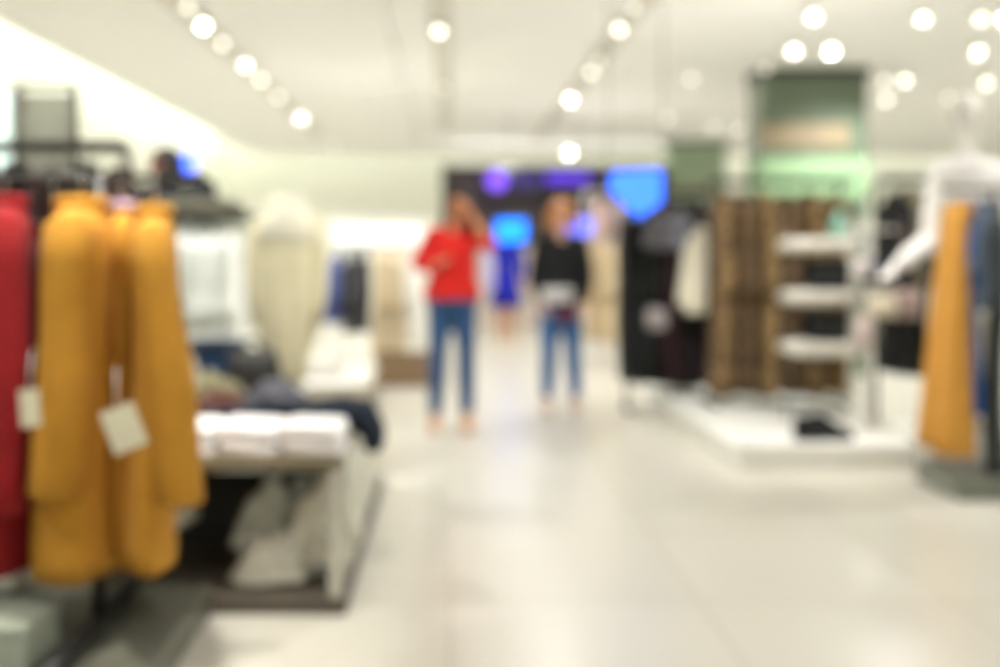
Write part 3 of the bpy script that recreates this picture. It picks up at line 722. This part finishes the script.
# black rack further right with black coats
D7 = 6.9
t = thing('garment_rack', 'black rack of black coats left of the mustard trouser', 'rack', (X(905, D7), D7, 0))
for x in (-.2, .5): link('post', Tube([(x, 0, .03), (x, 0, 1.76)], .014), M_black, t); link('foot', Tube([(x, -.2, .02), (x, .2, .02)], .02), M_black, t)
link('rail', Tube([(-.2, 0, 1.76), (.5, 0, 1.76)], .011), M_black, t); added_uplight(t, -.15, .5, 1.775, tray=M_black)
gk = 'black clothes behind the mannequin arm'
def gg(px, top, bot, wpx, d, rail, m, lab, rz, seed, group, name, cat, **k):
    zt = Z(top, d); return g(px, top, bot, wpx, d, m, lab, name, cat, rz, seed, group, hup=rail+.012-zt, **k)
gg(894, 196, 372, 18, D7, 1.76, M_bk, 'black coat with shoulder toward the shelves', 90, 101, gk, 'long_coat', 'coat')
gg(907, 192, 300, 13, D7, 1.76, fabric('olive taupe', (132, 124, 100)), 'olive taupe jacket between the black coats', 92, 102, gk, 'jacket', 'jacket')
gg(922, 196, 376, 17, D7, 1.76, M_bk2, 'black coat behind the mannequin elbow', 88, 103, gk, 'long_coat', 'coat')
gg(941, 196, 376, 17, D7, 1.76, M_bk, 'black coat behind the mustard trouser', 88, 104, gk, 'long_coat', 'coat')
bag('dusty pink handbag hanging before the black coats', 906, 304, 6.62, .2, .2, fabric('dusty pink leather', (150, 130, 122)), 1.5)

# right front rack
D8 = 5.3; RZ8 = 1.60
t = thing('garment_rack', 'grey rack at the right edge with mustard and denim clothes', 'rack', (X(990, D8), D8, 0))
link('rail', Tube([(-.26, 0, RZ8), (.5, 0, RZ8)], .014), M_dgrey, t)
for x in (.02, .45): link('post', Tube([(x, 0, .1), (x, 0, RZ8)], .016), M_dgrey, t)
link('base', Box(-.28, .55, -.22, .25, 0, .12, bev=.01), mat('grey green plinth', (112, 116, 104), rough=.3), t, False)
link('crossbar', Tube([(.02, 0, .25), (.45, 0, .25)], .012), M_chrome, t)
gr = 'clothes on the right edge rack'
# mustard wide trousers hung from the waist
def trousers(label, px0, d, top, bot, m, w0, w1, lean, seed, hup, group, rz=0.):
    zt, zb = Z(top, d), Z(bot, d); L = zt-zb
    t = thing('wide_trousers', label, 'trousers', (X(px0, d), d, zb), rz, group)
    for s in (-1, 1):
        bm = bmesh.new(); rs = []
        for i in range(14):
            u = i/13; a = w1+(w0-w1)*u; x = -lean*(1-u)
            rs.append(oval(x, s*(.07+.05*(1-u)), u*(L-.04), a, .10-.02*u, 32, .06*(1-u)+.01, 6, seed+s+u))
        rings(bm, rs); link('trouser_leg', bm, m, t)
    bm = bmesh.new(); rings(bm, [oval(0, 0, z, w0*a, .165*a, 32) for z, a in ((L-.07, .98), (L-.05, 1.03), (L, 1.0), (L+.0, .9))]); link('waistband', bm, m, t)
    hg = link('hanger', Tube([(0, -.15, L+.01), (0, .15, L+.01)], .01), M_wood_h, t)
    link('hook', Tube([(0, 0, L+.01), (0, 0, L+hup)], .004, n=6), M_chrome, hg)
    return t
trousers('wide mustard trousers on the right edge rack', 957, D8, 205, 450, M_must2, .05, .098, .06, 3, RZ8+.012-Z(205, D8), gr, R(-8))
gg(973, 207, 410, 15, D8, RZ8, fabric('cobalt cloth', (42, 84, 150)), 'cobalt blue dress beside the mustard trousers', 64, 111, gr, 'hanging_dress', 'dress', sleeve=.3)
gg(984, 205, 308, 24, D8-.0, RZ8, fabric('grey denim', (78, 90, 106), var=.25), 'grey blue denim jacket cut by the right picture edge', 60, 112, gr, 'denim_jacket', 'jacket', sh=.24, hem_a=.28)
gg(996, 206, 468, 20, D8, RZ8, fabric('slate cloth', (64, 68, 66)), 'long slate coat at the very right edge', 62, 113, gr, 'long_coat', 'coat')

# ------------------------------------------------------------------ bodies
def body_mesh(name, balls, tubes, lofts, m, parent, voxel=.011, smooth=4):
    bm = bmesh.new()
    for c, r in balls: ball(bm, c, r)
    for pts, rad in tubes:
        tube(bm, pts, rad, n=14)
        for i in range(len(pts)): ball(bm, pts[i], rad[i]*.99, 12)
    for l in lofts: rings(bm, l)
    o = link(name, bm, m, parent)
    md = o.modifiers.new('Remesh', 'REMESH'); md.mode = 'VOXEL'; md.voxel_size = voxel; md.use_smooth_shade = True
    s = o.modifiers.new('Smooth', 'SMOOTH'); s.iterations = smooth; s.factor = .5
    return o
def hand(tubes, balls, wrist, tip, side, curl=.3):
    w, t = Vector(wrist), Vector(tip); dr = (t-w).normalized()
    sd = Vector(side).normalized(); nm = dr.cross(sd).normalized()
    palm = w+dr*.05
    for k in range(3): balls.append((w+dr*(.02+.028*k), .025))
    for k, (o, l) in enumerate(((-.03, .065), (-.01, .078), (.01, .072), (.03, .055))):
        b = w+dr*.085+sd*o
        balls.append((w+dr*.065+sd*o*.9, .016))
        tubes.append(([b-dr*.02, b+dr*l*.5+nm*curl*.01, b+dr*l*.85+nm*curl*.05], [.0105, .0095, .008]))
    b = w+dr*.03-sd*.028
    tubes.append(([b, b-sd*.025+dr*.025, b-sd*.03+dr*.055+nm*.01], [.013, .011, .009]))
def torso(x0, y, prof, n=32):
    return [oval(x0+dx, y+dy, z, a, b, n, 0, sq=2.3) for z, a, b, dx, dy in prof]
def head_parts(c, ang=0., s=1.):
    """c: head centre; ang: turn about z, 0 faces -Y"""
    rot = Matrix.Rotation(ang, 3, 'Z'); c = Vector(c)
    def q(x, y, z): return c+rot @ Vector((x*s, y*s, z*s))
    bl = [(c+rot @ Vector((0, .012*s, .02*s)), (.078*s, .09*s, .095*s)), (q(0, -.03, -.045), (.055*s, .055*s, .06*s)), (q(0, -.055, -.085), .026*s),
          (q(0, -.092, -.02), (.014*s, .018*s, .02*s)), (q(0, -.087, .005), (.009*s, .012*s, .03*s)), (q(.078, .01, -.01), (.012*s, .02*s, .03*s)), (q(-.078, .01, -.01), (.012*s, .02*s, .03*s)),
          (q(0, -.08, -.055), (.024*s, .014*s, .01*s))]
    return bl, q
def face(parent, q):
    for sx in (-1, 1):
        bm = bmesh.new(); ball(bm, q(sx*.031, -.077, .008), (.012, .008, .006), 10); link('eye', bm, M_eye, parent)
    bm = bmesh.new(); ball(bm, q(0, -.094, -.055), (.022, .006, .007), 10); link('mouth', bm, M_lip, parent)

def person(label, d, J, skin, top_m, leg_m, shoe_m, hair_m, hair, look=0., rz=0., sleeves='long', group=None, hem=None, skirt=None, bulk=1., face_on=True, toe=-1, hs=1.):
    """J: joints given as (px, py, depth offset); everything is turned to metres about the feet."""
    cx = (J['ankle_l'][0]+J['ankle_r'][0])/2
    O = Vector((X(cx, d), d, 0))
    def j(k): a = J[k]; p = P(a[0], a[1], d+a[2]); return p-O
    t = thing('person', label, 'person', O, 0, group)
    hc = j('head'); nk = j('neck'); sl, sr = j('sh_l'), j('sh_r'); el, er = j('el_l'), j('el_r'); wl, wr = j('wr_l'), j('wr_r')
    pl, pr = j('hip_l'), j('hip_r'); kl, kr = j('knee_l'), j('knee_r'); al, ar = j('ankle_l'), j('ankle_r')
    al.z = ar.z = .09
    bl, q = head_parts(hc, look, hs)
    tb = [([hc+Vector((0, .01, -.06)), nk, (sl+sr)/2+Vector((0, 0, -.02))], [.05, .048, .06])]
    mid = (sl+sr)/2; pv = (pl+pr)/2
    def tor(g=0.):
        hw = abs(sr.x-sl.x)/2
        L = []
        for u, a, b in ((0, .15, .10), (.12, .165, .115), (.35, .130, .095), (.55, .135, .095), (.76, hw*.93, .11), (.90, hw*.96, .09), (.99, hw*.78, .075), (1.05, hw*.5, .062)):
            c = pv.lerp(mid, u); L.append(oval(c.x, c.y, c.z-.03+.02*u, a*bulk+g, b*bulk+g, 32, 0, sq=2.3))
        return L
    arms = []
    for s, e, w in ((sl, el, wl), (sr, er, wr)): tb.append(([s, s.lerp(e, .5), e, e.lerp(w, .4), w], [.05, .043, .037, .034, .024]))
    for h, k, a in ((pl, kl, al), (pr, kr, ar)):
        tb.append(([h, h.lerp(k, .5), k, k.lerp(a, .35), a], [.085, .072, .053, .054, .035]))
        bl.append((a+Vector((0, toe*.05, -.045)), (.038, .10, .035)))
    for k, w, e in (('hand_l', wl, el), ('hand_r', wr, er)):
        tip = j(k) if k in J else w+(w-e).normalized()*.15
        hand(tb, bl, w, tip, Vector((0, 1, .1)) if abs((tip-w).normalized().y) < .8 else Vector((1, 0, 0)))
    body = body_mesh('body', bl, tb, [tor()], skin, t, voxel=.0085, smooth=2)
    if face_on: face(t, q)
    # clothing
    g = .014; ct = [([nk+Vector((0, .01, -.06)), q_, q_+Vector((0, 0, -.03))], [.052, .056, .056]) for q_ in (sl, sr)]
    for s, e, w in ((sl, el, wl), (sr, er, wr)):
        if sleeves == 'long': ct.append(([s, s.lerp(e, .5), e, e.lerp(w, .45), e.lerp(w, .88)], [.056, .058, .053, .048, .041]))
        elif sleeves == 'mixed': ct.append(([s, s.lerp(e, .5), e, e.lerp(w, .9)], [.062, .068, .075, .05]) if s is sl else ([s, s.lerp(e, .5), s.lerp(e, .93)], [.06, .062, .058]))
        elif sleeves == 'mid': ct.append(([s, s.lerp(e, .5), s.lerp(e, .93)], [.056, .06, .057]))
    body_mesh('jumper', [], ct, [tor(.022)], top_m, t, voxel=.012)
    if hem:
        body_mesh('shirt_hem', [], [], [[oval(pv.x, pv.y, pv.z+dz, aa*bulk, bb*bulk, 32, .02, 6) for dz, aa, bb in ((-.12, .182, .135), (-.06, .180, .132), (.03, .172, .126))]], hem, t, voxel=.012)
    if skirt:
        bm = bmesh.new(); c = pv; rings(bm, [[(x+c.x, y+c.y, z) for x, y, z in oval(0, 0, c.z+dz, aa, bb, 36, f, 7)] for dz, aa, bb, f in ((-.42, .24, .2, .06), (-.2, .21, .17, .04), (0, .18, .14, .02), (.12, .16, .12, 0))]); link('skirt', bm, skirt, t)
    else:
        tr = []
        for h, k, a in ((pl, kl, al), (pr, kr, ar)): tr.append(([h, h.lerp(k, .5), k, k.lerp(a, .4), k.lerp(a, .92)], [.098, .086, .066, .064, .05]))
        lo = [oval(pv.x, pv.y, pv.z+dz, a*bulk, b*bulk, 32, 0) for dz, a, b in ((-.08, .165, .118), (.02, .17, .12), (.10, .155, .112))]
        body_mesh('trousers', [], tr, [lo], leg_m, t, voxel=.012)
    for a in (al, ar):
        body_mesh('shoe', [(a+Vector((0, toe*.10, -.058)), (.042, .07, .03)), (a+Vector((0, toe*.02, -.05)), (.04, .08, .04))], [([a+Vector((0, .0, .08)), a+Vector((0, 0, -.03))], [.05, .045])],
                  [[[a+Vector((x*.042, y, -.089)) for x, y in ((-1, -.14), (1, -.14), (1, .06), (-1, .06))], [a+Vector((x*.04, y, -.07)) for x, y in ((-1, -.14), (1, -.14), (1, .06), (-1, .06))]]], shoe_m, t, voxel=.01, smooth=2)
    hb = [(q(0, .03, .045), (.092, .098, .088)), (q(0, .05, .0), (.09, .08, .10))]; ht = []
    if hair == 'long':
        for a in (-.085, -.06, -.03, 0, .03, .06, .085):
            ht.append(([q(a, .02, .06), q(a*1.1, .06, -.06), q(a*1.35, .07, -.17), q(a*1.3, .06, -.30)], [.035, .045, .045, .022]))
        for s in (-1, 1): ht.append(([q(s*.07, -.03, .07), q(s*.092, -.02, 0), q(s*.10, .0, -.10), q(s*.11, -.02, -.25)], [.022, .026, .035, .02]))
    elif hair == 'bob':
        for s in (-1, 1): ht.append(([q(s*.06, -.045, .07), q(s*.09, -.01, .0), q(s*.092, .02, -.09)], [.025, .034, .03]))
        hb.append((q(0, .06, -.04), (.09, .065, .09)))
    elif hair == 'short':
        hb.append((q(0, .0, .085), (.075, .09, .035)))
    body_mesh('hair', hb, ht, [], hair_m, t, voxel=.01, smooth=3)
    return t, q, j

# woman in red
M_redk = fabric('red jersey', (206, 30, 22)); M_tan = mat('tan leather', (208, 172, 136), rough=.5)
person('woman in a red top and blue jeans raising one hand to her dark hair', 7.14, dict(
    head=(460, 207, 0), neck=(456, 224, .01), sh_l=(434, 235, 0), sh_r=(472, 236, 0), el_l=(421, 262, .02), el_r=(490, 244, -.12), wr_l=(433, 266, -.15), wr_r=(472, 216, -.16),
    hand_l=(447, 260, -.20), hand_r=(464, 200, -.10),
    hip_l=(441, 296, 0), hip_r=(463, 296, 0), knee_l=(438, 350, -.02), knee_r=(466, 350, -.02), ankle_l=(435, 415, .02), ankle_r=(467, 415, -.02)),
    M_skin, M_redk, M_jean, M_tan, M_hair, 'long', look=R(-25), sleeves='mixed', bulk=1.12)
M_bkk = fabric('black jersey', (24, 26, 28)); M_sk2shoe = mat('beige shoe leather', (224, 206, 190), rough=.5)
person('ginger haired person in a black jumper and blue jeans, standing', 8.06, dict(
    head=(562, 214, 0), neck=(561, 230, .01), sh_l=(541, 243, 0), sh_r=(582, 243, 0), el_l=(534, 280, .02), el_r=(588, 280, .02), wr_l=(542, 303, -.10), wr_r=(582, 303, -.10),
    hip_l=(550, 303, 0), hip_r=(571, 303, 0), knee_l=(549, 352, -.02), knee_r=(573, 352, -.02), ankle_l=(547, 399, .0), ankle_r=(576, 399, .0)),
    M_skin2, M_bkk, M_jean2, M_sk2shoe, M_hair2, 'bob', look=R(5), sleeves='long', hem=None, bulk=1.04)
# white belt bag and dark red purse carried by that person
t = thing('belt_bag', 'white bag worn at the waist over the black jumper', 'bag', (X(556, 8.0), 7.91, Z(303, 7.9)))
bm = bmesh.new(); rings(bm, [oval(0, 0, z, a, b, 28, 0, sq=4) for z, a, b in ((0, .10, .02), (.015, .125, .035), (.10, .125, .035), (.12, .10, .02))]); link('pouch', bm, fabric('white canvas', (226, 226, 228)), t)
link('zip', Tube([(-.1, -.033, .08), (.1, -.033, .08)], .004, n=6), M_chrome, t)
t = thing('purse', 'small dark red purse hanging below the white bag', 'bag', (X(565, 7.9), 7.87, Z(322, 7.9)))
bm = bmesh.new(); rings(bm, [oval(0, 0, z, a, b, 24, 0, sq=4) for z, a, b in ((0, .05, .015), (.01, .065, .022), (.10, .065, .022), (.115, .055, .015))]); link('pouch', bm, fabric('dark red leather', (104, 36, 50)), t)
link('strap', Tube([(-.05, 0, .1), (-.03, -.0, .2), (.0, .0, .24), (.03, 0, .2), (.05, 0, .1)], .005, n=6), M_mar, t)

M_bd = fabric('royal blue cloth', (18, 30, 160))
person('distant person in a royal blue dress behind the woman in red', 14.6, dict(
    head=(505, 231, 0), neck=(505, 239, 0), sh_l=(494, 246, 0), sh_r=(517, 246, 0), el_l=(490, 264, 0), el_r=(522, 264, 0), wr_l=(489, 280, -.05), wr_r=(523, 280, -.05),
    hip_l=(501, 278, 0), hip_r=(511, 278, 0), knee_l=(501, 305, 0), knee_r=(511, 305, 0), ankle_l=(501, 334, 0), ankle_r=(511, 334, 0)),
    M_skin, M_bd, M_bd, M_tan, M_hair, 'bob', skirt=M_bd, sleeves='long')
bag('pale lilac tote beside the blue dress of the distant person', 489, 272, 14.5, .16, .55, fabric('pale lilac canvas', (190, 184, 226)), Z(262, 14.5)-.0, 'tote_bag')
person('dark haired man in a black jacket behind the white shirts rack', 6.25, dict(
    head=(165, 169, 0), neck=(172, 182, .02), sh_l=(147, 192, 0), sh_r=(207, 187, 0), el_l=(145, 246, .0), el_r=(212, 246, .0), wr_l=(150, 280, -.10), wr_r=(205, 280, -.10),
    hip_l=(165, 300, 0), hip_r=(187, 300, 0), knee_l=(164, 375, 0), knee_r=(188, 375, 0), ankle_l=(163, 440, 0), ankle_r=(190, 440, 0)),
    M_skin3, M_bkk, M_bk2, M_black, M_hair3, 'short', look=R(-135), bulk=1.3, hs=1.25)

# ------------------------------------------------------------------ white mannequin at right
def mannequin():
    d = 5.95
    plat = .22
    platform(2.72, 3.42, 5.72, 6.2, plat, 'small white plinth under the white mannequin')
    O = Vector((X(966, d), d, plat))
    t = thing('mannequin', 'white mannequin in a white blouse with one arm bent outward', 'mannequin', O)
    def j(px, py, dy=0, ): return P(px, py, d+dy)-O
    M_mn = mat('white fibreglass', (222, 219, 212), rough=.3, var=.01)
    hc = j(966, 112); nk = j(966, 138); sl, sr = j(940, 170), j(994, 170)
    el, wl = j(931, 240, -.02), j(896, 268, -.12); er, wr = j(1006, 240), j(1002, 300, -.05)
    bl, q = head_parts(hc)
    tb = [([hc+Vector((0, .01, -.06)), nk, nk+Vector((0, 0, -.14))], [.05, .045, .06]),
          ([sl, sl.lerp(el, .5), el, wl], [.048, .04, .034, .022]), ([sr, sr.lerp(er, .5), er, wr], [.048, .04, .034, .022])]
    hip = j(966, 300); 
    for s in (-1, 1):
        h = hip+Vector((s*.085, 0, 0)); tb.append(([h, Vector((s*.09, 0, .5)), Vector((s*.09, .02, .08))], [.08, .055, .035])); bl.append((Vector((s*.09, -.05, .04)), (.036, .1, .035)))
    hand(tb, bl, wl, j(878, 278, -.18), (0, 1, .2)); hand(tb, bl, wr, j(1000, 325, -.08), (0, 1, .2))
    zt = sl.z
    lo = [oval(0, 0, z, a, b, 32) for z, a, b in ((hip.z-.06, .14, .1), (hip.z+.03, .165, .115), (hip.z+.28, .115, .085), (hip.z+.5, .15, .105), (zt-.03, .165, .09), (zt+.04, .08, .06))]
    body_mesh('body', bl, tb, [lo], M_mn, t, voxel=.0095, smooth=2)
    M_bl = fabric('white blouse cloth', (220, 217, 213), var=.02)
    body_mesh('blouse', [], [([sl, sl.lerp(el, .5), el, el.lerp(wl, .5), el.lerp(wl, .9)], [.058, .066, .068, .062, .045]), ([sr, sr.lerp(er, .5), er, er.lerp(wr, .9)], [.06, .08, .085, .05])],
              [[oval(0, 0, z, a, b, 40, f, 8) for z, a, b, f in ((hip.z-.02, .20, .14, .04), (hip.z+.2, .17, .12, .03), (hip.z+.5, .18, .125, .01), (zt-.02, .19, .1, 0), (zt+.04, .14, .09, 0), (zt+.085, .07, .065, 0))]], M_bl, t, voxel=.012)
    bm = bmesh.new(); rings(bm, [oval(0, 0, z, a, b, 40, f, 8) for z, a, b, f in ((.55, .2, .16, .07), (.8, .19, .15, .05), (hip.z+.05, .17, .125, .02), (hip.z+.12, .15, .11, 0))]); link('skirt', bm, fabric('cream skirt cloth', (226, 220, 206)), t)
    link('base_plate', Box(-.2, .2, -.2, .2, .0, .012, bev=.003), M_chrome, t, False)
mannequin()

# ------------------------------------------------------------------ light
def spot(x, y, z, w, ang=130, r=.06, rgb=(1, .97, .9), tx=None, ty=None, blend=.8):
    l = bpy.data.lights.new('ceiling_spot', 'SPOT'); l.energy = w; l.spot_size = R(ang); l.spot_blend = blend; l.shadow_soft_size = r; l.color = rgb
    o = bpy.data.objects.new('ceiling_spot', l); C.objects.link(o); o.location = (x, y, z)
    if tx is not None:
        o.rotation_euler = (Vector((tx[0], tx[1], tx[2]))-Vector((x, y, z))).to_track_quat('-Z', 'Y').to_euler()
    return o
WP = 170
for x in (-2.1, 1.0, 4.2, 7.8):
    for y in (-2.5, 1.5, 5.5, 9.5, 13.5, 17.5):
        spot(x, y, H-.06, WP*(.55 if y < 3 else 1.35 if y > 8 else 1.05), 150, rgb=(1, .99, .98))
# accent spots on the racks; shirt and bust ones added to brighten them
spot(-1.0, 2.9, H-.06, 330, 34, tx=(-1.0, 3.05, 1.3)); spot(-2.0, 4.0, H-.06, 150, 36, tx=(-1.45, 5.75, .95)); spot(-.6, 3.9, H-.06, 60, 34, tx=(-.83, 5.12, 1.0)); spot(-.5, 3.3, H-.06, 90, 60, tx=(-.8, 4.2, .6))
spot(2.2, 5.6, H-.06, 110, 60, tx=(2.3, 6.8, .4)); spot(2.4, 4.9, H-.06, 60, 50, tx=(2.8, 5.3, 1.2))

w = bpy.data.worlds.new('World'); bpy.context.scene.world = w; w.use_nodes = True
w.node_tree.nodes['Background'].inputs[0].default_value = (1, .99, .96, 1); w.node_tree.nodes['Background'].inputs[1].default_value = .5

# ------------------------------------------------------------------ camera
cd = bpy.data.cameras.new('Camera'); cam = bpy.data.objects.new('Camera', cd); C.objects.link(cam)
cam.location = (0, 0, EYE); cam.rotation_euler = (PI/2, 0, 0)
cd.sensor_width = 36; cd.lens = 36; cd.shift_x = .05; cd.shift_y = -(333.5-CY)/1000
cd.clip_start = .05; cd.clip_end = 100
cd.dof.use_dof = True; cd.dof.focus_distance = .94; cd.dof.aperture_fstop = 1.52; cd.dof.aperture_blades = 7; cd.dof.aperture_rotation = R(10)
sc = bpy.context.scene; sc.camera = cam
sc.view_settings.view_transform = 'Standard'; sc.view_settings.look = 'None'; sc.view_settings.gamma = 1; sc.view_settings.exposure = .15
sc.view_settings.use_curve_mapping = False
sc.cycles.use_denoising = True
sc.cycles.diffuse_bounces = 6; sc.cycles.max_bounces = 10
